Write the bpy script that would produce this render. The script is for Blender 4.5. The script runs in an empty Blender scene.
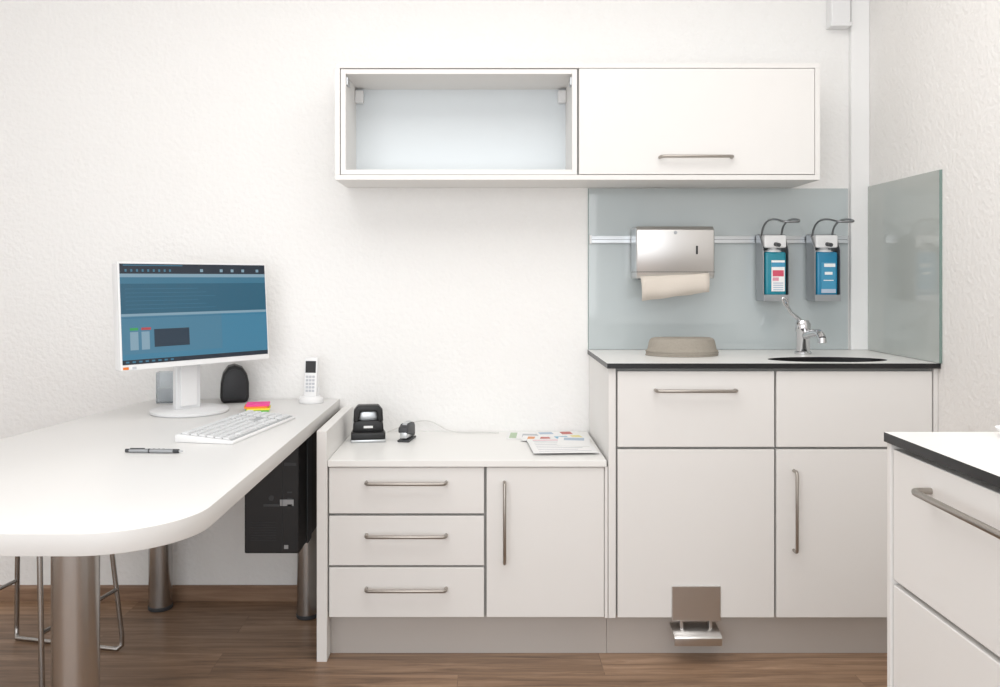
import bpy, bmesh, math
from mathutils import Vector, Matrix

# ---------------------------------------------------------------- materials
def lin(h):
    h = h.lstrip('#')
    out = []
    for i in (0, 2, 4):
        c = int(h[i:i+2], 16) / 255
        out.append(c/12.92 if c <= 0.04045 else ((c+0.055)/1.055)**2.4)
    return (*out, 1)

def mat(name, col, rough=0.5, metal=0.0, bump=0.0, bscale=200, emit=0.0, var=0.0, coat=0.0, stretch=None, alpha=1.0, trans=0.0, spec=None, dist=0.004):
    m = bpy.data.materials.new(name); m.use_nodes = True
    nt = m.node_tree; b = nt.nodes['Principled BSDF']
    c = lin(col)
    b.inputs['Base Color'].default_value = c
    b.inputs['Roughness'].default_value = rough
    b.inputs['Metallic'].default_value = metal
    b.inputs['Coat Weight'].default_value = coat
    b.inputs['Transmission Weight'].default_value = trans
    if spec is not None: b.inputs['Specular IOR Level'].default_value = spec
    if alpha < 1: b.inputs['Alpha'].default_value = alpha
    if emit:
        b.inputs['Emission Color'].default_value = c
        b.inputs['Emission Strength'].default_value = emit
    tc = nt.nodes.new('ShaderNodeTexCoord')
    mp = nt.nodes.new('ShaderNodeMapping')
    nt.links.new(tc.outputs['Object'], mp.inputs['Vector'])
    if stretch: mp.inputs['Scale'].default_value = stretch
    n = nt.nodes.new('ShaderNodeTexNoise')
    n.inputs['Scale'].default_value = bscale
    n.inputs['Detail'].default_value = 3
    nt.links.new(mp.outputs['Vector'], n.inputs['Vector'])
    if var:
        mx = nt.nodes.new('ShaderNodeMix'); mx.data_type = 'RGBA'
        mx.inputs[6].default_value = tuple(x*(1-var) for x in c[:3]) + (1,)
        mx.inputs[7].default_value = tuple(min(1, x*(1+var)) for x in c[:3]) + (1,)
        nt.links.new(n.outputs['Fac'], mx.inputs[0])
        nt.links.new(mx.outputs[2], b.inputs['Base Color'])
    if bump:
        bp = nt.nodes.new('ShaderNodeBump')
        bp.inputs['Strength'].default_value = bump
        bp.inputs['Distance'].default_value = dist
        nt.links.new(n.outputs['Fac'], bp.inputs['Height'])
        nt.links.new(bp.outputs['Normal'], b.inputs['Normal'])
    return m

M = {}
M['wall'] = mat('wall_woodchip', '#f0efed', 0.85, bump=0.75, bscale=62, dist=.0042)
M['wallr'] = mat('wall_woodchip_side', '#f1efec', 0.85, bump=0.75, bscale=62, dist=.0045)
M['ceil'] = mat('ceiling_paint', '#f2f2f1', 0.9)
M['front'] = mat('cabinet_front_laminate', '#e8e6e3', 0.45, bump=0.02, bscale=400)
M['carc'] = mat('cabinet_carcass', '#a9a8a5', 0.5)  # darker than the fronts to put gap shade into the colour
M['body'] = mat('cabinet_side_laminate', '#e8e6e3', 0.45)
M['top'] = mat('white_worktop', '#efeeeb', 0.35, bump=0.02, bscale=500)
M['desk'] = mat('desk_laminate', '#e7e6e4', 0.38, bump=0.02, bscale=500)
M['dedge_shade'] = mat('desk_edge_shaded', '#d6d4d1', 0.4, bump=0.02, bscale=500)  # same white laminate, greyed: shade on the edge is painted in
M['black'] = mat('black_edge', '#141416', 0.35)
M['niche'] = mat('niche_back_panel', '#dbe1e4', 0.4)
M['glass'] = mat('back_painted_glass', '#b9c1c2', 0.06, coat=0.5)
M['glassr'] = mat('side_painted_glass', '#b6bbb7', 0.08, coat=0.3)
M['gedge'] = mat('glass_edge', '#7b918b', 0.2)
M['steel'] = mat('brushed_steel', '#d2d0ce', 0.32, 1.0, bump=0.05, bscale=60, stretch=(1, 1, 30))
M['handle'] = mat('satin_nickel', '#aba59e', 0.34, 1.0)
M['chrome'] = mat('chrome', '#d8d8da', 0.08, 1.0)
M['leg'] = mat('steel_leg', '#b2afac', 0.25, 1.0, bump=0.03, bscale=40, stretch=(8, 8, 1))
M['plinth'] = mat('plinth_aluminium', '#c4bfba', 0.45, 0.3, bump=0.03, bscale=40, stretch=(1, 1, 30))
M['alu'] = mat('aluminium', '#c9ccce', 0.3, 0.9)
M['dispm'] = mat('dispenser_metal', '#a2a5a8', 0.35, 0.75)
M['lever'] = mat('lever_metal', '#8a8c8e', 0.3, 0.9)
M['blk'] = mat('black_plastic', '#131315', 0.4)
M['pc'] = mat('pc_black', '#151517', 0.5)
M['dgrey'] = mat('dark_grey', '#3b3d40', 0.5)
M['pcgrey'] = mat('pc_grey', '#232427', 0.5)
M['wplast'] = mat('white_plastic', '#e9e9e9', 0.4)
M['keyg'] = mat('key_white', '#dfe0e1', 0.45)
M['kbase'] = mat('keyboard_base', '#a9abad', 0.45)
M['pulp'] = mat('paper_pulp', '#9d968b', 0.95, bump=0.4, bscale=150, var=0.08)
M['towel'] = mat('paper_towel', '#d5ccc1', 0.95, bump=0.2, bscale=300)
M['paper'] = mat('paper_white', '#f0f0ef', 0.8)
M['ink'] = mat('print_grey', '#c3c5ca', 0.8)
M['inkb'] = mat('print_blue', '#b4c3d4', 0.8)
M['pro'] = mat('print_orange', '#e3a477', 0.8)
M['pry'] = mat('print_yellow', '#e8dfa0', 0.8)
M['prg'] = mat('print_green', '#b5c8ac', 0.8)
M['teal'] = mat('bottle_teal', '#1f8598', 0.25)
M['tealb'] = mat('bottle_blue', '#2480a6', 0.25)
M['labelb'] = mat('label_blue', '#4394b8', 0.4)
M['labelp'] = mat('print_lightblue', '#8fb9cf', 0.7)
M['pink'] = mat('label_pink', '#dd9aaa', 0.6)
M['red'] = mat('label_red', '#c2726c', 0.6)
M['lred'] = mat('label_crimson', '#d0526a', 0.6)
M['clear'] = mat('clear_acrylic', '#e9eef2', 0.05, trans=0.9)
for k, c in dict(n_pink='#ee4a98', n_yel='#f0df45', n_or='#f08a35', n_gr='#74cf62').items():
    M[k] = mat(k, c, 0.7)
M['orange'] = mat('sticker_orange', '#e07a30', 0.6)
def scr(n, c, e=0.78): M[n] = mat('screen_' + n, c, 0.25, emit=e); M[n].node_tree.nodes['Principled BSDF'].inputs['Base Color'].default_value = (0.01, 0.01, 0.012, 1)
scr('s_bg', '#2b6883'); scr('s_dark', '#1c2a38'); scr('s_bar', '#8fb0c2'); scr('s_win', '#4d87a3')
scr('s_low', '#4388a8'); scr('s_blk', '#22394b'); scr('s_grn', '#3cae5a'); scr('s_red', '#c24a50'); scr('s_wht', '#cfdfe8'); scr('s_top', '#28657f'); scr('s_mid', '#3d7c98')

def wood(name, c1, c2, c3, planks=True):
    m = bpy.data.materials.new(name); m.use_nodes = True
    nt = m.node_tree; b = nt.nodes['Principled BSDF']
    L = nt.links.new
    tc = nt.nodes.new('ShaderNodeTexCoord')
    br = nt.nodes.new('ShaderNodeTexBrick')
    br.offset = 0.37
    br.inputs['Color1'].default_value = (0.45, 0.45, 0.45, 1)
    br.inputs['Color2'].default_value = (1, 1, 1, 1)
    br.inputs['Mortar'].default_value = (0, 0, 0, 1)
    br.inputs['Scale'].default_value = 1
    br.inputs['Brick Width'].default_value = 1.2
    br.inputs['Row Height'].default_value = 0.15
    br.inputs['Mortar Size'].default_value = 0.0012
    L(tc.outputs['Object'], br.inputs['Vector'])
    mp = nt.nodes.new('ShaderNodeMapping'); mp.inputs['Scale'].default_value = (1.6, 20, 20)
    add = nt.nodes.new('ShaderNodeVectorMath'); add.operation = 'ADD'
    L(tc.outputs['Object'], mp.inputs['Vector'])
    L(mp.outputs['Vector'], add.inputs[0])
    sc = nt.nodes.new('ShaderNodeVectorMath'); sc.operation = 'SCALE'; sc.inputs['Scale'].default_value = 13
    L(br.outputs['Color'], sc.inputs[0]); L(sc.outputs[0], add.inputs[1])
    n = nt.nodes.new('ShaderNodeTexNoise'); n.inputs['Scale'].default_value = 1.6
    n.inputs['Detail'].default_value = 8; n.inputs['Roughness'].default_value = 0.65; n.inputs['Distortion'].default_value = 0.6
    L(add.outputs[0], n.inputs['Vector'])
    cr = nt.nodes.new('ShaderNodeValToRGB')
    cr.color_ramp.elements[0].position = 0.3; cr.color_ramp.elements[0].color = lin(c1)
    cr.color_ramp.elements[1].position = 0.72; cr.color_ramp.elements[1].color = lin(c3)
    e = cr.color_ramp.elements.new(0.5); e.color = lin(c2)
    L(n.outputs['Fac'], cr.inputs['Fac'])
    mx = nt.nodes.new('ShaderNodeMix'); mx.data_type = 'RGBA'; mx.blend_type = 'MULTIPLY'
    mx.inputs[0].default_value = 0.35 if planks else 0.0
    L(cr.outputs['Color'], mx.inputs[6]); L(br.outputs['Color'], mx.inputs[7])
    L(mx.outputs[2], b.inputs['Base Color'])
    b.inputs['Roughness'].default_value = 0.42
    bp = nt.nodes.new('ShaderNodeBump'); bp.inputs['Strength'].default_value = 0.15; bp.inputs['Distance'].default_value = 0.002
    L(n.outputs['Fac'], bp.inputs['Height']); L(bp.outputs['Normal'], b.inputs['Normal'])
    return m
M['floor'] = wood('vinyl_plank_floor', '#6c5441', '#96785f', '#b9997e')
M['skirt'] = wood('skirting_wood', '#6e5644', '#8c6f59', '#a4876f', False)

# ---------------------------------------------------------------- helpers
COL = bpy.context.scene.collection
def group(name, loc=(0, 0, 0), rotz=0.0, parent=None, rot=None, local=False):
    e = bpy.data.objects.new(name, None); e.empty_display_size = 0.05
    COL.objects.link(e); e.location = loc
    e.rotation_euler = rot if rot else (0, 0, rotz)
    if parent: e.parent = parent
    e['off'] = (0, 0, 0) if local else tuple(loc)
    return e

def add(name, me, m, parent=None, smooth=False):
    o = bpy.data.objects.new(name, me); COL.objects.link(o)
    if m is not None:
        me.materials.clear(); me.materials.append(m if not isinstance(m, str) else M[m])
    if smooth:
        for p in me.polygons: p.use_smooth = True
    if len(me.vertices):
        mn = [min(v.co[i] for v in me.vertices) for i in range(3)]
        mxx = [max(v.co[i] for v in me.vertices) for i in range(3)]
        c = Vector([(a+b)/2 for a, b in zip(mn, mxx)])
        me.transform(Matrix.Translation(-c))
        o.location = c
    if parent:
        o.parent = parent
        o.location = o.location - Vector(parent['off'])
    return o

def box(name, x0, x1, y0, y1, z0, z1, m, parent=None, bev=0.0, seg=2):
    bm = bmesh.new()
    bmesh.ops.create_cube(bm, size=1)
    for v in bm.verts:
        v.co = Vector(((x0+x1)/2 + v.co.x*abs(x1-x0), (y0+y1)/2 + v.co.y*abs(y1-y0), (z0+z1)/2 + v.co.z*abs(z1-z0)))
    if bev:
        bmesh.ops.bevel(bm, geom=bm.edges[:], offset=bev, segments=seg, affect='EDGES', profile=0.5)
    me = bpy.data.meshes.new(name); bm.to_mesh(me); bm.free()
    return add(name, me, m, parent)

def smooth_by_angle(o, ang=35):
    me = o.data
    for p in me.polygons: p.use_smooth = True
    bm = bmesh.new(); bm.from_mesh(me)
    for e in bm.edges:
        if len(e.link_faces) == 2:
            e.smooth = e.calc_face_angle(0) < math.radians(ang)
    bm.to_mesh(me); bm.free()
    return o

def prism(name, pts, axis, a0, a1, m, parent=None, bev=0.0, seg=2):
    def P(p, a):
        if axis == 'z': return (p[0], p[1], a)
        if axis == 'x': return (a, p[0], p[1])
        return (p[0], a, p[1])
    bm = bmesh.new()
    vs = [bm.verts.new(P(p, a0)) for p in pts]
    f = bm.faces.new(vs)
    r = bmesh.ops.extrude_face_region(bm, geom=[f])
    d = Vector(P((0, 0), a1)) - Vector(P((0, 0), a0))
    bmesh.ops.translate(bm, verts=[v for v in r['geom'] if isinstance(v, bmesh.types.BMVert)], vec=d)
    bmesh.ops.recalc_face_normals(bm, faces=bm.faces[:])
    if bev:
        es = [e for e in bm.edges if e.calc_face_angle(0) > 0.7]
        bmesh.ops.bevel(bm, geom=es, offset=bev, segments=seg, affect='EDGES', profile=0.5)
    me = bpy.data.meshes.new(name); bm.to_mesh(me); bm.free()
    o = add(name, me, m, parent)
    return smooth_by_angle(o)

def lathe(name, prof, m, parent=None, c=(0, 0, 0), sx=1, sy=1, seg=48, rotm=None):
    bm = bmesh.new(); rings = []
    for r, z in prof:
        if r < 1e-6: rings.append([bm.verts.new((0, 0, z))])
        else: rings.append([bm.verts.new((r*sx*math.cos(2*math.pi*i/seg), r*sy*math.sin(2*math.pi*i/seg), z)) for i in range(seg)])
    for a, b in zip(rings, rings[1:]):
        for i in range(seg):
            j = (i+1) % seg
            if len(a) == 1 and len(b) == 1: continue
            if len(a) == 1: bm.faces.new((a[0], b[i], b[j]))
            elif len(b) == 1: bm.faces.new((a[i], a[j], b[0]))
            else: bm.faces.new((a[i], a[j], b[j], b[i]))
    bmesh.ops.recalc_face_normals(bm, faces=bm.faces[:])
    mt = Matrix.Translation(Vector(c))
    if rotm is not None: mt = mt @ rotm
    bm.transform(mt)
    me = bpy.data.meshes.new(name); bm.to_mesh(me); bm.free()
    return smooth_by_angle(add(name, me, m, parent), 40)

def cyl(name, p0, p1, r, m, parent=None, seg=40, bev=0.0):
    p0, p1 = Vector(p0), Vector(p1); d = p1-p0; L = d.length
    q = d.to_track_quat('Z', 'Y').to_matrix().to_4x4()
    b = min(bev or r*0.08, r*0.5)
    return lathe(name, [(0, 0), (r-b, 0), (r, b), (r, L-b), (r-b, L), (0, L)], m, parent, c=p0, seg=seg, rotm=q)

def tube(name, pts, r, m, parent=None, closed=False, res=3, smoothc=False):
    cu = bpy.data.curves.new(name, 'CURVE'); cu.dimensions = '3D'
    cu.bevel_depth = r; cu.bevel_resolution = res; cu.use_fill_caps = True
    if smoothc:
        sp = cu.splines.new('NURBS'); sp.points.add(len(pts)-1); sp.order_u = 4
        sp.use_endpoint_u = True; cu.resolution_u = 8
    else:
        sp = cu.splines.new('POLY'); sp.points.add(len(pts)-1)
    for p, q in zip(sp.points, pts): p.co = (*q, 1)
    sp.use_cyclic_u = closed
    t = bpy.data.objects.new('tmp', cu); COL.objects.link(t)
    dg = bpy.context.evaluated_depsgraph_get(); dg.update()
    me = bpy.data.meshes.new_from_object(t.evaluated_get(dg))
    bpy.data.objects.remove(t); bpy.data.curves.remove(cu)
    me.name = name
    return add(name, me, m, parent, smooth=True)

def handle(name, parent, c, length, along, out, off=0.030, r=0.0052):
    c, a, o = Vector(c), Vector(along), Vector(out)
    h = length/2; k = 0.010
    loc = [(-h, 0), (-h, off-k), (-h+k*0.3, off-k*0.3), (-h+k, off), (h-k, off), (h-k*0.3, off-k*0.3), (h, off-k), (h, 0)]
    return tube(name, [c + a*x + o*y for x, y in loc], r, 'handle', parent)

def arc(cx, cy, r, a0, a1, n=12):
    return [(cx + r*math.cos(math.radians(a0+(a1-a0)*i/n)), cy + r*math.sin(math.radians(a0+(a1-a0)*i/n))) for i in range(n+1)]

# ---------------------------------------------------------------- room
XL, XR, YF, ZC = -3.1, 1.425, -4.6, 2.65
WT = .933          # tall worktop surface
box('floor', XL-.1, XR+.1, YF, 0.1, -0.1, 0, 'floor')
box('ceiling', XL-.1, XR+.1, YF, 0.1, ZC, ZC+.1, 'ceil')
box('wall_back', XL-.1, XR+.1, 0, 0.1, 0, ZC, 'wall')
box('wall_right', XR, XR+.1, YF, 0, 0, ZC, 'wallr')
box('wall_left', XL-.1, XL, YF, 0, 0, ZC, 'wall')
prism('baseboard_back', [(0, 0), (-.014, 0), (-.014, .048), (-.008, .056), (0, .056)], 'x', XL, -.53, 'skirt')
box('pipe_casing', 1.356, XR-.0005, -.022, -.0005, WT+.001, ZC-.0005, 'ceil', bev=.002)
g = group('cable_trunking', (1.31, -.03, 2.4))
box('cover', 1.272, 1.343, -.05, 0, 2.135, ZC, 'wplast', g, .004)
box('end_cap', 1.269, 1.346, -.053, 0, 2.125, 2.14, 'wplast', g, .003)

# ---------------------------------------------------------------- splashbacks
g = group('glass_splashback', (.87, -.003, 1.23))
box('pane', .386, 1.351, -.0065, -.0005, WT+.001, 1.533, 'glass', g, .001)
box('edge_strip', .384, .386, -.0065, -.0005, WT+.001, 1.533, 'gedge', g)
g = group('side_glass_splashback', (XR-.004, -.26, 1.23))
box('pane', XR-.0085, XR-.0005, -.52, -.024, WT+.001, 1.538, 'glassr', g, .001)
box('edge_strip', XR-.0085, XR-.0005, -.5225, -.52, WT+.001, 1.538, 'gedge', g)

# ---------------------------------------------------------------- overhead cabinet
g = group('overhead_cabinet', (.32, -.13, 1.73))
x0, x1, yf, z0, z1 = -.514, 1.147, -.260, 1.536, 1.936
T = .017
box('board_top', x0, x1, yf, -.0005, z1-T, z1, 'body', g, .001)
box('board_bottom', x0, x1, yf, -.0005, z0, z0+T, 'body', g, .001)
box('side_left', x0, x0+T, yf, -.0005, z0+T, z1-T, 'body', g, .001)
box('side_right', x1-T, x1, yf, -.0005, z0+T, z1-T, 'body', g, .001)
ix0, ix1, iz0, iz1, iy = x0+T+.002, .316, z0+T+.002, z1-T-.002, yf+.006
box('niche_side_left', ix0, ix0+T, iy, -.002, iz0, iz1, 'body', g, .0008)
box('niche_side_right', ix1-T, ix1, iy, -.002, iz0, iz1, 'body', g, .0008)
box('niche_top', ix0+T, ix1-T, iy, -.002, iz1-T, iz1, 'body', g, .0008)
box('niche_bottom', ix0+T, ix1-T, iy, -.002, iz0, iz0+T, 'body', g, .0008)
box('niche_back', ix0+T, ix1-T, -.012, -.004, iz0+T, iz1-T, 'niche', g)
for i, hx in enumerate((ix0+T, ix1-T-.03)):
    box('hanger_%d' % (i+1), hx, hx+.03, -.05, -.013, iz1-T-.055, iz1-T-.01, 'wplast', g, .004)
for i, hx in enumerate((ix0+T, ix1-T-.006)):
    box('hinge_plate_%d' % (i+1), hx, hx+.006, iy+.01, iy+.05, iz1-T-.035, iz1-T-.008, 'alu', g, .001)
box('closed_carcass', ix1, x1-T, yf+.022, -.002, z0+T, z1-T, 'carc', g)
box('flap_door', .322, x1-T-.002, yf-.001, yf+.018, z0+T+.002, z1-T-.002, 'front', g, .0015)
handle('door_handle', g, (.720, yf-.001, 1.613), .245, (1, 0, 0), (0, -1, 0), off=.028)

# ---------------------------------------------------------------- tall sink cabinet
YB = -.500
g = group('sink_cabinet', (.9, -.25, .5))
box('side_left', .388, .411, YB+.001, -.001, .131, WT-.0165, 'body', g, .001)
box('side_right', 1.410, XR-.001, YB+.001, -.001, .131, WT-.0165, 'body', g, .001)
box('carcass', .411, 1.410, YB+.021, -.003, .131, .60, 'carc', g)
box('carcass_front', .411, 1.410, YB+.021, YB+.04, .60, WT-.0165, 'carc', g)
box('drawer_front_left', .417, .909, YB, YB+.019, .669, .907, 'front', g, .0015)
box('drawer_front_right', .916, 1.405, YB, YB+.019, .669, .907, 'front', g, .0015)
box('door_left', .417, .909, YB, YB+.019, .133, .661, 'front', g, .0015)
box('door_right', .916, 1.405, YB, YB+.019, .133, .661, 'front', g, .0015)
box('plinth', .389, XR-.001, YB+.05, YB+.066, 0, .131, 'plinth', g)
handle('handle_drawer', g, (.660, YB, .848), .250, (1, 0, 0), (0, -1, 0))
handle('handle_door', g, (.970, YB, .470), .250, (0, 0, 1), (0, -1, 0))
box('pedal_plate', .586, .739, YB-.006, YB, .124, .234, 'steel', g, .002)
box('pedal_arm_1', .612, .622, YB-.004, YB+.03, .085, .130, 'steel', g, .001)
box('pedal_arm_2', .703, .713, YB-.004, YB+.03, .085, .130, 'steel', g, .001)
prism('pedal_tread', [(YB+.03, .102), (YB+.03, .107), (YB-.040, .092), (YB-.046, .086), (YB-.044, .062), (YB-.040, .062), (YB-.040, .085)], 'x', .586, .733, 'steel', g, .001)

SX, SY, SA, SB = 1.121, -.385, .193, .090
wx0, wx1, wy0, wy1, wz0, wz1 = .382, XR-.001, -.515, -.001, WT-.016, WT
bm = bmesh.new()
def outer(px, py):
    dx, dy = px-SX, py-SY
    ts = []
    if dx > 1e-9: ts.append((wx1-SX)/dx)
    if dx < -1e-9: ts.append((wx0-SX)/dx)
    if dy > 1e-9: ts.append((wy1-SY)/dy)
    if dy < -1e-9: ts.append((wy0-SY)/dy)
    t = min(ts); return (SX+dx*t, SY+dy*t)
angs = [2*math.pi*i/96 for i in range(96)]
for cx, cy in ((wx0, wy0), (wx0, wy1), (wx1, wy0), (wx1, wy1)):
    angs.append(math.atan2((cy-SY)/SB, (cx-SX)/SA) % (2*math.pi))
angs = sorted(set(round(a, 6) for a in angs))
inn = [(SX+SA*math.cos(a), SY+SB*math.sin(a)) for a in angs]
out = [outer(*p) for p in inn]
rows = []
for pts, z in ((inn, wz0), (inn, wz1), (out, wz1), (out, wz0)):
    rows.append([bm.verts.new((p[0], p[1], z)) for p in pts])
rows.append(rows[0])
N = len(angs)
for ri, (a, b) in enumerate(zip(rows, rows[1:])):
    for i in range(N):
        j = (i+1) % N
        f = bm.faces.new((a[i], a[j], b[j], b[i]))
        f.material_index = 0 if ri == 1 else 1
bmesh.ops.recalc_face_normals(bm, faces=bm.faces[:])
me = bpy.data.meshes.new('worktop'); bm.to_mesh(me); bm.free()
o = add('worktop', me, None, g); me.materials.append(M['top']); me.materials.append(M['black'])
lathe('sink_bowl', [(1.0, 0), (.97, -.02), (.93, -.09), (.8, -.13), (.4, -.145), (.0, -.148)], 'steel', g, c=(SX, SY, WT-.016), sx=SA+.004, sy=SB+.004, seg=64)
lathe('sink_drain', [(0, .003), (.02, .003), (.024, 0)], 'chrome', g, c=(SX, SY, WT-.163))

# faucet
g = group('faucet', (1.118, -.18, WT))
fx, fy, fz = 1.118, -.180, WT+.0005
lathe('body', [(0, 0), (.029, 0), (.029, .006), (.024, .010), (.023, .075), (.027, .08), (.027, .105), (.020, .118), (0, .121)], 'chrome', g, c=(fx, fy, fz))
tube('spout', [(fx, fy, fz+.060), (fx+.006, fy-.05, fz+.074), (fx+.010, fy-.10, fz+.082), (fx+.012, fy-.128, fz+.080), (fx+.012, fy-.140, fz+.064)], .0135, 'chrome', g, smoothc=True)
cyl('aerator', (fx+.012, fy-.139, fz+.066), (fx+.012, fy-.141, fz+.048), .0145, 'chrome', g)
tube('lever', [(fx-.004, fy, fz+.110), (fx-.015, fy-.004, fz+.125), (fx-.037, fy-.01, fz+.134), (fx-.058, fy-.02, fz+.155), (fx-.070, fy-.03, fz+.182)], .0065, 'chrome', g, smoothc=True)
tube('lever_loop', [(fx-.066, fy-.028, fz+.166), (fx-.082, fy-.032, fz+.182), (fx-.087, fy-.034, fz+.198), (fx-.075, fy-.034, fz+.200), (fx-.062, fy-.03, fz+.182), (fx-.064, fy-.028, fz+.167)], .0045, 'chrome', g, smoothc=True)

# rail
g = group('equipment_rail', (.87, -.012, 1.342))
box('rail_body', .392, 1.347, -.014, -.0066, 1.332, 1.354, 'alu', g, .001)
box('rail_lip_top', .392, 1.347, -.020, -.0066, 1.352, 1.357, 'alu', g, .001)
box('rail_lip_bottom', .392, 1.347, -.020, -.0066, 1.329, 1.333, 'alu', g, .001)
box('rail_groove', .396, 1.345, -.0146, -.012, 1.341, 1.345, 'dispm', g)
box('rail_end', .388, .395, -.021, -.0066, 1.327, 1.359, 'wplast', g, .001)

# paper towel dispenser
g = group('paper_towel_dispenser', (.68, -.08, 1.28))
pts = [(-.021, 1.198), (-.021, 1.385), (-.118, 1.385), (-.135, 1.372), (-.135, 1.210), (-.128, 1.198)]
prism('housing', pts, 'x', .541, .820, 'steel', g, .005, 3)
box('lid_seam', .5405, .8205, -.1358, -.03, 1.221, 1.2225, 'dgrey', g)
box('side_seam', .5402, .545, -.125, -.03, 1.225, 1.3783, 'alu', g, .001)
box('level_window', .753, .760, -.1362, -.134, 1.285, 1.315, 'blk', g, .0005)
cyl('lock', (.680, -.134, 1.362), (.680, -.1375, 1.362), .006, 'dispm', g)
box('outlet_slot', .56, .80, -.131, -.06, 1.194, 1.1985, 'blk', g)
bm = bmesh.new()
prof = [(-.07, 1.205), (-.10, 1.200), (-.134, 1.204), (-.150, 1.200), (-.158, 1.182), (-.160, 1.155), (-.157, 1.118)]
rows = []
for k, (y, z) in enumerate(prof):
    f = k/(len(prof)-1)
    rows.append([bm.verts.new((.550+.006*f+(.80-.550-.012*f)*i/12, y + .003*math.sin(i*.9+k), z + (0.032*(i/12)*f) + .0015*math.sin(i*1.3)*f)) for i in range(13)])
for a, b in zip(rows, rows[1:]):
    for i in range(12): bm.faces.new((a[i], a[i+1], b[i+1], b[i]))
me = bpy.data.meshes.new('towel'); bm.to_mesh(me); bm.free()
o = add('towel_sheet', me, 'towel', g, smooth=True)
md = o.modifiers.new('s', 'SOLIDIFY'); md.thickness = .0015

# soap / disinfectant dispensers
def dispenser(cx, bottle, lab):
    g = group('soap_dispenser', (cx, -.06, 1.24))
    w = .046
    box('back_plate', cx-w, cx+w, -.026, -.021, 1.118, 1.362, 'dispm', g, .001)
    for i, s in enumerate((-1, 1)):
        prism('side_plate_%d' % (i+1), [(-.025, 1.12), (-.025, 1.36), (-.060, 1.36), (-.105, 1.30), (-.105, 1.12)], 'x', cx+s*w-.0015, cx+s*w+.0015, 'dispm', g)
    box('bottom_tray', cx-w, cx+w, -.108, -.026, 1.116, 1.122, 'dispm', g, .001)
    box('front_lip', cx-w, cx+w, -.109, -.106, 1.116, 1.140, 'dispm', g, .001)
    o = box('bottle', cx-.039, cx+.039, -.101, -.03, 1.1225, 1.295, bottle, g, .010, 4); smooth_by_angle(o, 50)
    lathe('bottle_neck', [(.033, 0), (.028, .006), (.016, .012), (.016, .02), (0, .02)], 'wplast', g, c=(cx, -.065, 1.294))
    box('pump_block', cx-.040, cx+.040, -.098, -.028, 1.309, 1.355, 'wplast', g, .006, 3)
    cyl('nozzle', (cx, -.075, 1.325), (cx, -.135, 1.318), .007, 'dgrey', g)
    if lab:
        box('label_main', cx-.016, cx+.032, -.1018, -.1008, 1.152, 1.264, 'paper', g)
        box('label_band', cx-.016, cx+.032, -.1024, -.1016, 1.240, 1.256, 'labelb', g)
        box('label_logo', cx-.012, cx+.028, -.1024, -.1016, 1.206, 1.228, 'lred', g)
        box('label_patch', cx-.012, cx+.010, -.1024, -.1016, 1.190, 1.202, 'pink', g)
        for k in range(4): box('label_line_%d' % k, cx-.010, cx+.026, -.1024, -.1016, 1.156+k*.008, 1.1595+k*.008, 'inkb', g)
    else:
        box('label_main', cx-.022, cx+.030, -.1018, -.1008, 1.146, 1.256, 'labelb', g)
        box('label_band', cx-.012, cx+.028, -.1024, -.1016, 1.240, 1.252, 'paper', g)
        box('label_logo', cx-.010, cx+.018, -.1024, -.1016, 1.212, 1.222, 'paper', g)
        box('label_text', cx-.014, cx+.022, -.1024, -.1016, 1.190, 1.193, 'paper', g)
        box('label_foot', cx-.022, cx+.030, -.1024, -.1016, 1.146, 1.160, 'inkb', g)
    a = .036
    L = lambda s: [(cx+s*a, -.05, 1.335), (cx+s*a, -.055, 1.375), (cx+s*a, -.09, 1.402), (cx+s*a, -.15, 1.409), (cx+s*a, -.215, 1.404), (cx+s*a*.9, -.25, 1.396)]
    lft, rgt = L(-1), L(1)
    tube('lever_arm', lft + [(cx-.02, -.262, 1.392), (cx+.02, -.262, 1.392)] + rgt[::-1], .0038, 'lever', g, smoothc=True)
    cyl('lever_pivot', (cx-.044, -.05, 1.338), (cx+.044, -.05, 1.338), .006, 'dispm', g)
    return g
dispenser(1.050, 'teal', True)
dispenser(1.236, 'tealb', False)

# pulp kidney dishes on the worktop
g = group('kidney_dish_stack', (.675, -.25, WT))
def kidney(cx, cy, s, n=48):
    pts = []
    for i in range(n):
        a = 2*math.pi*i/n
        x = .126*math.copysign(abs(math.cos(a))**.85, math.cos(a)); y = .056*math.sin(a)
        y += .030*(x/.126)**2 - .012
        pts.append((cx+x*s, cy+y*s))
    return pts
def loft(name, rings, m, parent, cap=True):
    bm = bmesh.new(); R = [[bm.verts.new(p) for p in r] for r in rings]
    for a, b in zip(R, R[1:]):
        for i in range(len(a)):
            j = (i+1) % len(a); bm.faces.new((a[i], a[j], b[j], b[i]))
    if cap: bm.faces.new(R[-1]); bm.faces.new(R[0][::-1])
    bmesh.ops.recalc_face_normals(bm, faces=bm.faces[:])
    me = bpy.data.meshes.new(name); bm.to_mesh(me); bm.free()
    return smooth_by_angle(add(name, me, m, parent), 60)
for k in range(3):
    z = WT + .0006 + k*.0065
    c = (.680+.0015*(k % 2), -.250)
    rings = [[(x, y, zz) for x, y in kidney(*c, s)] for s, zz in ((.99, z), (1.0, z+.002), (.99, z+.005), (.95, z+.007), (.935, z+.014), (.91, z+.030), (.885, z+.040), (.84, z+.046), (.76, z+.049), (.6, z+.050))]
    loft('dish_%d' % (k+1), rings, 'pulp', g)

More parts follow.
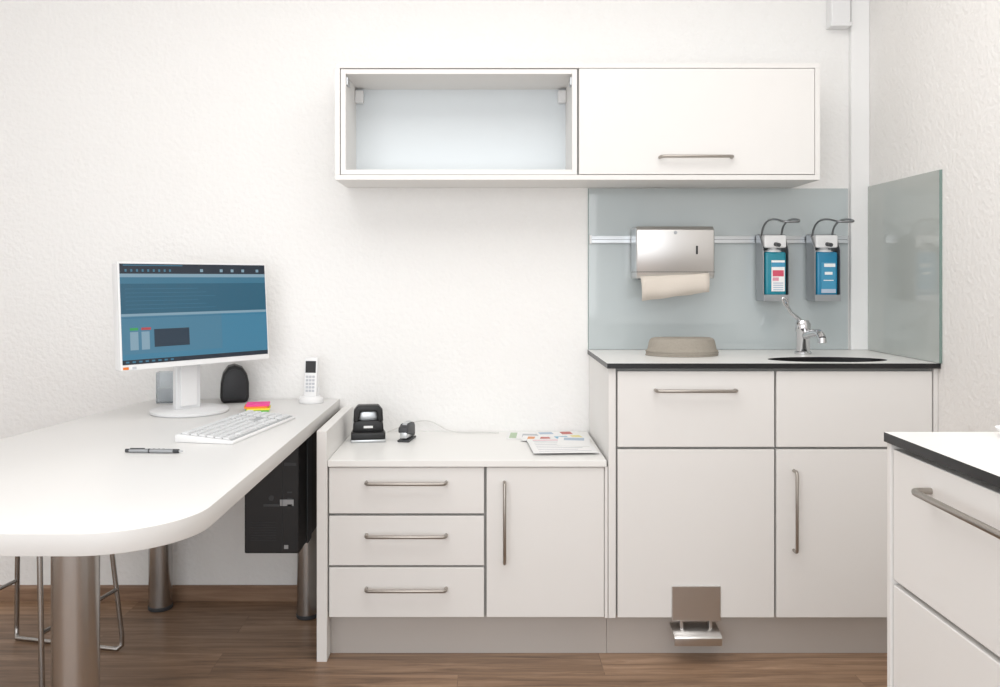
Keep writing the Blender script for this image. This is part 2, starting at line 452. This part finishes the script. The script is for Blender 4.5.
# ---------------------------------------------------------------- low drawer cabinet
g = group('drawer_cabinet', (-.06, -.25, .31))
box('end_panel', -.526, -.494, -.515, -.001, 0, .722, 'body', g, .0015)
box('worktop', -.493, .381, -.508, -.001, .608, .628, 'top', g, .0015)
box('carcass', -.493, .386, YB+.021, -.003, .131, .607, 'carc', g)
box('side_right', .376, .386, YB+.001, YB+.03, .131, .607, 'body', g, .001)
box('plinth', -.493, .388, YB+.05, YB+.066, 0, .131, 'plinth', g)
for i, (a, b) in enumerate(((.460, .605), (.297, .452), (.134, .290))):
    box('drawer_front_%d' % (i+1), -.490, -.003, YB, YB+.019, a, b, 'front', g, .0015)
for i, z in enumerate((.559, .394, .226)):
    handle('drawer_handle_%d' % (i+1), g, (-.247, YB, z), .250, (1, 0, 0), (0, -1, 0))
box('door', .005, .374, YB, YB+.019, .134, .605, 'front', g, .0015)
handle('door_handle', g, (.061, YB, .434), .250, (0, 0, 1), (0, -1, 0))

# ---------------------------------------------------------------- near right cabinet
g = group('side_cabinet', (1.06, -2.2, .47))
bx, by0, by1 = .691, -2.95, -1.720
o = box('worktop', .684, XR-.001, by0, -1.717, .920, .936, 'top', g)
o.data.materials.append(M['black'])
for p in o.data.polygons:
    if p.normal.z < .5: p.material_index = 1
box('end_panel', bx-.003, XR-.002, by1-.013, by1, 0, .919, 'body', g, .001)
box('carcass', bx+.021, XR-.002, by0, by1-.013, .12, .919, 'carc', g)
box('plinth', bx+.05, bx+.066, by0, by1-.013, 0, .12, 'plinth', g)
ya, yb, yc = by1-.016, by1-.62, by0+.004
box('drawer_front_1', bx, bx+.019, yb, ya, .690, .910, 'front', g, .0015)
box('door_1', bx, bx+.019, yb, ya, .130, .681, 'front', g, .0015)
box('drawer_front_2', bx, bx+.019, yc, yb-.008, .690, .910, 'front', g, .0015)
box('door_2', bx, bx+.019, yc, yb-.008, .130, .681, 'front', g, .0015)
handle('drawer_handle_1', g, (bx, -1.988, .870), .258, (0, 1, 0), (-1, 0, 0))
handle('drawer_handle_2', g, (bx, (yc+yb)/2, .870), .258, (0, 1, 0), (-1, 0, 0))
handle('door_handle_1', g, (bx, yb+.05, .47), .258, (0, 0, 1), (-1, 0, 0))
handle('door_handle_2', g, (bx, yb-.06, .47), .258, (0, 0, 1), (-1, 0, 0))
g = group('porcelain_dish', (.888, -1.775, .936))
lathe('dish', [(0, 0), (.018, 0), (.02, .003), (.032, .010), (.034, .015), (.031, .014), (.016, .006), (0, .005)], 'wplast', g, c=(.882, -1.770, .9365))

# ---------------------------------------------------------------- desk
g = group('desk', (-.95, -.8, 0))
R = .185
fr = -1.680
out = [(-.541, -.003), (-1.225, -.003)]
out += [(-1.47, fr+.15)] + arc(-1.32, fr+.15, .15, 180, 270, 10)[1:]
out += arc(-.541-R, fr+R, R, 270, 360, 20)
o = prism('desk_top', out, 'z', .710, .750, 'desk', g, .0015, 2)
o.data.materials.append(M['dedge_shade'])
for p_ in o.data.polygons:
    if abs(p_.normal.z) < .5: p_.material_index = 1
def leg(i, x, y, r):
    cyl('leg_%d' % i, (x, y, .012), (x, y, .704), r, 'leg', g, 48, .001)
    cyl('leg_foot_%d' % i, (x, y, 0), (x, y, .014), r*1.06, 'dgrey', g, 48, .002)
    cyl('leg_flange_%d' % i, (x, y, .700), (x, y, .7105), r*1.5, 'dgrey', g, 48, .001)
leg(1, -.787, -1.54, .043)
leg(2, -1.180, -.078, .041)
leg(3, -.630, -.155, .036)
leg(4, -1.33, -1.42, .043)

# PC tower hung under the desk
g = group('desktop_computer', (-.66, -.37, .5))
px0, px1, py0, py1, pz0, pz1 = -.756, -.585, -.50, -.20, .334, .69
box('case', px0, px1, py0+.012, py1, pz0, pz1, 'pc', g, .003)
box('front_bezel', px0, px1, py0, py0+.013, pz0, pz1, 'blk', g, .004)
box('bezel_groove', px0+.118, px0+.120, py0-.001, py0+.002, pz0+.01, pz1-.01, 'pcgrey', g)
box('optical_drive', px0+.125, px1-.008, py0-.002, py0+.002, pz1-.08, pz1-.07, 'dgrey', g)
for k in range(3): box('usb_port_%d' % k, px0+.135, px0+.150, py0-.001, py0+.002, pz0+.19-k*.02, pz0+.195-k*.02, 'dgrey', g)
cyl('logo', (px0+.085, py0+.001, pz0+.175), (px0+.085, py0-.001, pz0+.175), .009, 'dgrey', g)
box('label', px0+.06, px0+.11, py0-.001, py0+.002, pz0+.148, pz0+.156, 'dgrey', g)
box('label_2', px0+.112, px0+.155, py0-.001, py0+.002, pz0+.150, pz0+.170, 'dispm', g)
box('sticker', px0+.125, px0+.138, py0-.001, py0+.002, pz0+.015, pz0+.027, 'dispm', g)
for k in range(8): box('vent_%d' % k, px0+.02, px0+.1, py0-.001, py0+.002, pz0+.04+k*.008, pz0+.043+k*.008, 'pcgrey', g)
box('hanger_top', px0-.004, px1+.004, -.38, -.32, pz1, .7095, 'dgrey', g, .001)
box('hanger_strap_left', px0-.004, px0, -.38, -.32, pz0-.004, pz1+.004, 'dgrey', g)
box('hanger_strap_right', px1, px1+.004, -.38, -.32, pz0-.004, pz1+.004, 'dgrey', g)
box('hanger_strap_bottom', px0-.004, px1+.004, -.38, -.32, pz0-.004, pz0, 'dgrey', g)

# ---------------------------------------------------------------- monitor
ZT = .7505
g = group('monitor', (-.992, -.315, ZT), math.radians(50), local=True)
lathe('base', [(0, 0), (.124, 0), (.127, .003), (.127, .009), (.122, .012), (0, .012)], 'keyg', g, seg=64)
box('neck', -.045, .045, .006, .03, .010, .30, 'keyg', g, .004, 3)
box('neck_front', -.030, .030, .002, .008, .02, .27, 'wplast', g, .002)
box('hinge', -.05, .05, -.03, .02, .26, .34, 'wplast', g, .004)
d = group('display', (0, -.045, .331), 0, g, rot=(math.radians(-4), 0, 0), local=True)
W, H = .272, .169
box('back_shell', -W, W, 0.0, .030, -H, H, 'wplast', d, .006, 3)
box('bezel', -W, W, -.010, 0.002, -H, H, 'wplast', d, .002)
ix, iz0_, iz1_ = W-.006, -H+.018, H-.006
box('panel', -ix, ix, -.0108, -.0098, iz0_, iz1_, 's_bg', d)
def q(n, u0, u1, v0, v1, m, lv=1):
    X0, X1 = -ix+2*ix*u0, -ix+2*ix*u1
    hh = iz1_-iz0_
    box('ui_'+n, X0, X1, -.0108-.0004*lv, -.0108, iz1_-hh*v1, iz1_-hh*v0, m, d)
q('title', 0, 1, 0, .03, 's_dark')
q('menubar', 0, 1, .03, .10, 's_dark')
q('title_text', .02, .4, .01, .02, 's_mid', 2)
q('toolbar', 0, 1, .10, .135, 's_bar')
for k in range(9): q('icon%d' % k, .03+k*.035, .042+k*.035, .055, .08, 's_mid', 2)
for k, u in enumerate((.52, .66, .74, .82, .93)): q('tab%d' % k, u, u+.02, .05, .08, 's_bar', 2)
q('header', 0, 1, .135, .20, 's_mid')
q('list', 0, 1, .20, .50, 's_top', 1)
q('divider', 0, 1, .50, .525, 's_bar', 2)
q('divider_2', 0, 1, .535, .545, 's_mid', 2)
q('pane', 0, .93, .525, .62, 's_win')
q('pane_low', 0, .66, .62, .90, 's_win')
q('pane_right', .66, 1, .525, .90, 's_low', 2)
q('chip_green', .05, .10, .64, .665, 's_grn', 2); q('chip_red', .12, .18, .64, .665, 's_red', 2)
q('chip_white', .05, .10, .68, .86, 's_bar', 2); q('chip_white2', .12, .17, .68, .86, 's_bar', 2)
q('block', .20, .43, .66, .84, 's_blk', 2)
q('lower', 0, 1, .90, .955, 's_low'); q('taskbar', 0, 1, .955, 1, 's_dark')
for k in range(8): q('task%d' % k, .02+k*.04, .040+k*.04, .968, .985, 's_mid', 2)
for k in range(6): q('row%d' % k, .03, .5+.06*(k % 3), .25+k*.04, .254+k*.04, 's_mid', 2)
box('sticker', -.265, -.247, -.0112, -.0100, -H+.003, -H+.011, 'orange', d)
box('badge', -.235, -.222, -.0112, -.0100, -H+.003, -H+.011, 'ink', d)

# keyboard
g = group('keyboard', (-.727, -.650, ZT), math.radians(80), local=True)
prism('case', [(-.085, 0), (.085, 0), (.085, .020), (.075, .022), (-.078, .009), (-.085, .006)], 'x', -.215, .215, 'wplast', g, .0015)
bm = bmesh.new()
def key(x, y, w, dd):
    z = .0095 + (y+.078)/(.153)*.013
    r = bmesh.ops.create_cube(bm, size=1)
    for v in r['verts']:
        top = v.co.z > 0
        s = .84 if top else 1
        v.co = Vector((x+w/2+v.co.x*w*s, y+v.co.y*dd*s, z+(.0045 if top else -.002)))
p = .0172
for row in range(6):
    yy = .060 - row*.0235 + (0 if row == 0 else -.003)
    x = -.207
    if row == 5: ws = [1.3, 1.2, 1.2, 5.9, 1.2, 1.2, 1.5, 1.5]
    elif row == 4: ws = [1.3] + [1]*11 + [2.7]
    elif row == 3: ws = [1.8] + [1]*12 + [1.2]
    else: ws = [1]*15
    for w in ws:
        key(x, yy, w*p-.0025, .0195); x += w*p*1.0
    for k in range(3): key(.060+k*p, yy, .0148, .0195) if row not in (3,) else None
    for k in range(4):
        key(.1165+.018+k*p, yy, .0148, .0195)
me = bpy.data.meshes.new('keys'); bm.to_mesh(me); bm.free()
add('keys', me, 'keyg', g)
prism('key_well', [(-.079, .007), (.074, .019), (.074, .0222), (-.079, .0096)], 'x', -.210, .208, 'kbase', g)

# pen on desk
g = group('ballpoint_pen', (-.85, -.987, ZT))
pz = ZT+.0055
yy = -(3.18-853/389)
cyl('barrel', (-.915, yy+.002, pz), (-.80, yy-.004, pz), .0055, 'dispm', g)
cyl('grip', (-.80, yy-.004, pz), (-.785, yy-.0047, pz), .0052, 'dgrey', g)
cyl('tip', (-.785, yy-.0047, pz), (-.774, yy-.005, pz), .0025, 'alu', g)
cyl('cap', (-.925, yy+.0025, pz), (-.914, yy+.002, pz), .0048, 'dgrey', g)
box('clip', -.912, -.875, yy-.001, yy+.002, pz+.005, pz+.007, 'dgrey', g)
for k in range(4): cyl('imprint_%d' % k, (-.865+k*.012, yy-.0005, pz), (-.860+k*.012, yy-.0007, pz), .0057, 'dgrey', g)

# sticky notes
g = group('sticky_notes', (-.772, -.285, ZT), math.radians(12), local=True)
zz = 0
for k, (m_, h, dx, dy) in enumerate((('n_gr', .006, 0, 0), ('n_yel', .006, .004, -.003), ('n_or', .006, -.004, .002), ('n_pink', .006, .002, .004))):
    box('pad_%d' % (k+1), -.038+dx, .038+dx, -.038+dy, .038+dy, zz, zz+h, m_, g, .0006); zz += h

# cordless phone
g = group('cordless_phone', (-.628, -.10, ZT), math.radians(-6), local=True)
lathe('cradle', [(0, 0), (.044, 0), (.046, .004), (.044, .016), (.034, .024), (0, .024)], 'wplast', g, sy=.85)
prism('cradle_back', [(.0, .02), (.026, .02), (.020, .055), (.012, .055)], 'x', -.026, .026, 'wplast', g, .002)
prism('handset', [(-.016, .018), (.004, .018), (.020, .155), (.015, .164), (.004, .162), (-.001, .155)], 'x', -.024, .024, 'wplast', g, .004, 3)
prism('handset_screen', [(-.0068, .108), (-.002, .108), (.002, .150), (-.0026, .150)], 'x', -.019, .019, 'blk', g)
for r_ in range(5):
    for c_ in range(3):
        z = .040 + r_*.0125; y = -.016 + (z-.018)*.1154 - .002
        box('button_%d_%d' % (r_, c_), -.016+c_*.0115, -.007+c_*.0115, y, y+.004, z, z+.008, 'ink', g, .001)

# black dome speaker
g = group('desk_speaker', (-.912, -.075, ZT), math.radians(18), local=True)
pr = [(-.045, 0), (.045, 0), (.050, .02), (.050, .07), (.044, .10), (.028, .125), (.0, .136), (-.022, .130), (-.040, .105), (-.048, .07), (-.05, .02)]
prism('shell', pr, 'y', -.040, .040, 'blk', g, .010, 4)
prism('grille', [(x*.8, z*.8+.014) for x, z in pr], 'y', -.044, -.038, 'pcgrey', g, .002)
# acrylic note holder
g = group('acrylic_holder', (-1.150, -.085, ZT), math.radians(8), local=True)
box('plate_front', -.035, .035, -.03, -.027, 0, .11, 'clear', g, .0005)
box('plate_back', -.035, .035, .017, .02, 0, .11, 'clear', g, .0005)
box('plate_bottom', -.035, .035, -.027, .017, 0, .003, 'clear', g, .0005)
box('side_1', -.035, -.032, -.027, .017, .003, .11, 'clear', g, .0005)
box('side_2', .032, .035, -.027, .017, .003, .11, 'clear', g, .0005)
box('cards', -.030, .030, -.02, .010, .004, .05, 'paper', g, .001)

# ---------------------------------------------------------------- stool
g = group('stool', (-1.40, -.57, 0))
BR, FRr, FL, BL = (-1.165, -.43), (-1.235, -.80), (-1.63, -.71), (-1.56, -.34)
cxs, cys = -1.40, -.57
r = .0078
def up(p, z, k): return (cxs+(p[0]-cxs)*k, cys+(p[1]-cys)*k, z)
for i, (a, b) in enumerate(((BR, BL), (FRr, FL))):
    tube('sled_frame_%d' % (i+1), [up(a, .455, .82), up(a, .05, .98), up(a, .018, .98), up(a, r, .93), up(b, r, .93), up(b, .018, .98), up(b, .05, .98), up(b, .455, .82)], r, 'leg', g)
tube('foot_bar_1', [up(BR, .20, .925), up(FRr, .20, .925)], r*.8, 'leg', g)
tube('foot_bar_2', [up(BL, .20, .925), up(FL, .20, .925)], r*.8, 'leg', g)
rr = []
for (sx, sy) in ((-1, -1), (1, -1), (1, 1), (-1, 1)):
    a0 = math.degrees(math.atan2(sy, sx))-45
    rr += arc(sx*.13, sy*.13, .05, a0, a0+90, 8)
th = math.radians(13.5)
rr = [(cxs + x*math.cos(th)+y*math.sin(th), cys - x*math.sin(th)+y*math.cos(th)) for x, y in rr]
prism('seat', rr, 'z', .453, .490, 'blk', g, .010, 3)

# ---------------------------------------------------------------- things on the low cabinet
ZL = .6285
g = group('hole_punch', (-.412, -.17, ZL), math.radians(8), local=True)
prism('base_tray', [(-.060, -.050), (.060, -.050), (.062, -.02), (.056, .055), (-.056, .055), (-.062, -.02)], 'z', 0, .010, 'alu', g, .003)
prism('base_cover', [(-.059, -.049), (.059, -.049), (.060, -.02), (.054, .053), (-.054, .053), (-.060, -.02)], 'z', .008, .034, 'blk', g, .005, 3)
prism('body', [(-.054, .030), (.054, .030), (.052, .060), (.044, .072), (-.044, .072), (-.052, .060)], 'y', -.025, .045, 'blk', g, .005, 3)
prism('lever_frame', [(-.052, .068), (-.034, .068), (-.028, .104), (.028, .104), (.034, .068), (.052, .068), (.050, .108), (.036, .125), (-.036, .125), (-.050, .108)], 'y', -.028, .020, 'blk', g, .005, 3)
prism('lever_inner', [(-.034, .066), (.034, .066), (.028, .100), (-.028, .100)], 'y', .0, .018, 'alu', g, .002)
box('brand_strip', -.016, .016, -.0265, -.024, .046, .054, 'paper', g, .0005)

g = group('stapler', (-.276, -.165, ZL), math.radians(80), local=True)
prism('base', [(-.05, 0), (.05, 0), (.05, .007), (-.05, .007)], 'y', -.021, .021, 'dgrey', g, .002)
prism('magazine', [(-.050, .014), (.045, .008), (.045, .030), (-.050, .034)], 'y', -.012, .012, 'alu', g, .001)
prism('top_arm', [(-.052, .032), (.042, .008), (.050, .012), (.050, .045), (.040, .058), (-.02, .060), (-.052, .050)], 'y', -.018, .018, 'dgrey', g, .006, 3)
box('top_inlay', -.03, .03, -.008, .008, .056, .0625, 'alu', g, .001)

def sheet(g, name, x0, x1, y0, y1, z, m, rot=0):
    s = group(name, (0, 0, 0), 0, g, local=True)
    s.location = ((x0+x1)/2, (y0+y1)/2, z); s.rotation_euler = (0, 0, math.radians(rot))
    w, h = (x1-x0)/2, (y1-y0)/2
    box('page', -w, w, -h, h, 0, .0012, m, s)
    return s, w, h
g = group('papers', (0, 0, ZL), local=True)
T0, T1 = .0012, .0015
s, w, h = sheet(g, 'flyer_1', .08, .25, -.155, -.03, 0, 'paper', -5)
box('photo', -w+.01, -.05, -h+.01, h-.01, T0, T1, 'prg', s); box('text', -.03, w-.02, -h+.03, h-.03, T0, T1, 'ink', s)
s, w, h = sheet(g, 'flyer_2', .19, .35, -.12, -.02, .0018, 'paper', 8)
box('photo', -w+.01, -.02, 0, h-.01, T0, T1, 'inkb', s); box('band', -w, w, -h, -h+.012, T0, T1, 'labelp', s); box('photo2', .01, w-.03, -.01, h-.01, T0, T1, 'red', s)
s, w, h = sheet(g, 'flyer_3', .13, .30, -.215, -.12, .0036, 'paper', -8)
box('photo', -w+.02, -.04, -h+.03, h-.02, T0, T1, 'pro', s); box('photo2', -.02, w-.07, -h+.03, h-.02, T0, T1, 'red', s); box('band', -.02, w-.01, -h+.005, -h+.012, T0, T1, 'inkb', s)
s, w, h = sheet(g, 'flyer_4', .23, .36, -.20, -.10, .0054, 'paper', 12)
box('photo', -w+.018, .0, -h+.018, h-.03, T0, T1, 'labelp', s); box('photo2', .015, w-.015, -h+.02, h-.02, T0, T1, 'pry', s)
s, w, h = sheet(g, 'magazine', .150, .362, -.43, -.19, .0072, 'paper', 3)
for k in range(7): box('line_%d' % k, -w+.02, w-.02-(k % 3)*.02, h-.05-k*.028, h-.045-k*.028, T0, T1, 'ink', s)
box('heading', -w+.02, w-.10, h-.03, h-.020, T0, T1, 'pink', s)
s, w, h = sheet(g, 'leaflet', .25, .36, -.33, -.17, .009, 'paper', -7)
box('photo', -w+.020, w-.020, .02, h-.015, T0, T1, 'inkb', s)

M['cord'] = mat('cord_white', '#dcdbd8', 0.5)
g = group('power_cord', (0, 0, ZL), local=True)
tube('cord', [(-.36, -.03, .003), (-.31, -.015, .02), (-.24, -.008, .050), (-.18, -.012, .035), (-.14, -.03, .0035), (-.06, -.05, .0035), (-.01, -.03, .0035), (.05, -.05, .0035)], .0022, 'cord', g, smoothc=True)

# ---------------------------------------------------------------- lights
def area(name, loc, rot, sx, sy, e, col=(1, 1, 1)):
    l = bpy.data.lights.new(name, 'AREA'); l.shape = 'RECTANGLE'; l.size = sx; l.size_y = sy; l.energy = e; l.color = col
    o = bpy.data.objects.new(name, l); COL.objects.link(o); o.location = loc; o.rotation_euler = [math.radians(a) for a in rot]
    return o
area('ceiling_light', (-.1, -1.6, ZC-.03), (0, 0, 0), 2.4, 1.4, 28, (1, .99, .98))
area('rear_fill_light', (-.9, -4.5, 1.45), (90, 0, 0), 3.8, 2.1, 54, (.97, .98, 1))  # added fill lamp behind the camera, no window modelled there
w = bpy.data.worlds.new('world'); bpy.context.scene.world = w; w.use_nodes = True
w.node_tree.nodes['Background'].inputs['Color'].default_value = (.94, .97, 1, 1)
w.node_tree.nodes['Background'].inputs['Strength'].default_value = .97

# ---------------------------------------------------------------- camera
cd = bpy.data.cameras.new('camera'); cam = bpy.data.objects.new('camera', cd); COL.objects.link(cam)
cam.location = (0, -3.18, 1.2); cam.rotation_euler = (math.radians(90), 0, 0)
cd.sensor_width = 36; cd.lens = 853/1000*36
cd.shift_x = .015; cd.shift_y = -.0655
cd.clip_start = .05
bpy.context.scene.camera = cam
bpy.context.scene.view_settings.view_transform = 'Standard'
bpy.context.scene.view_settings.look = 'None'
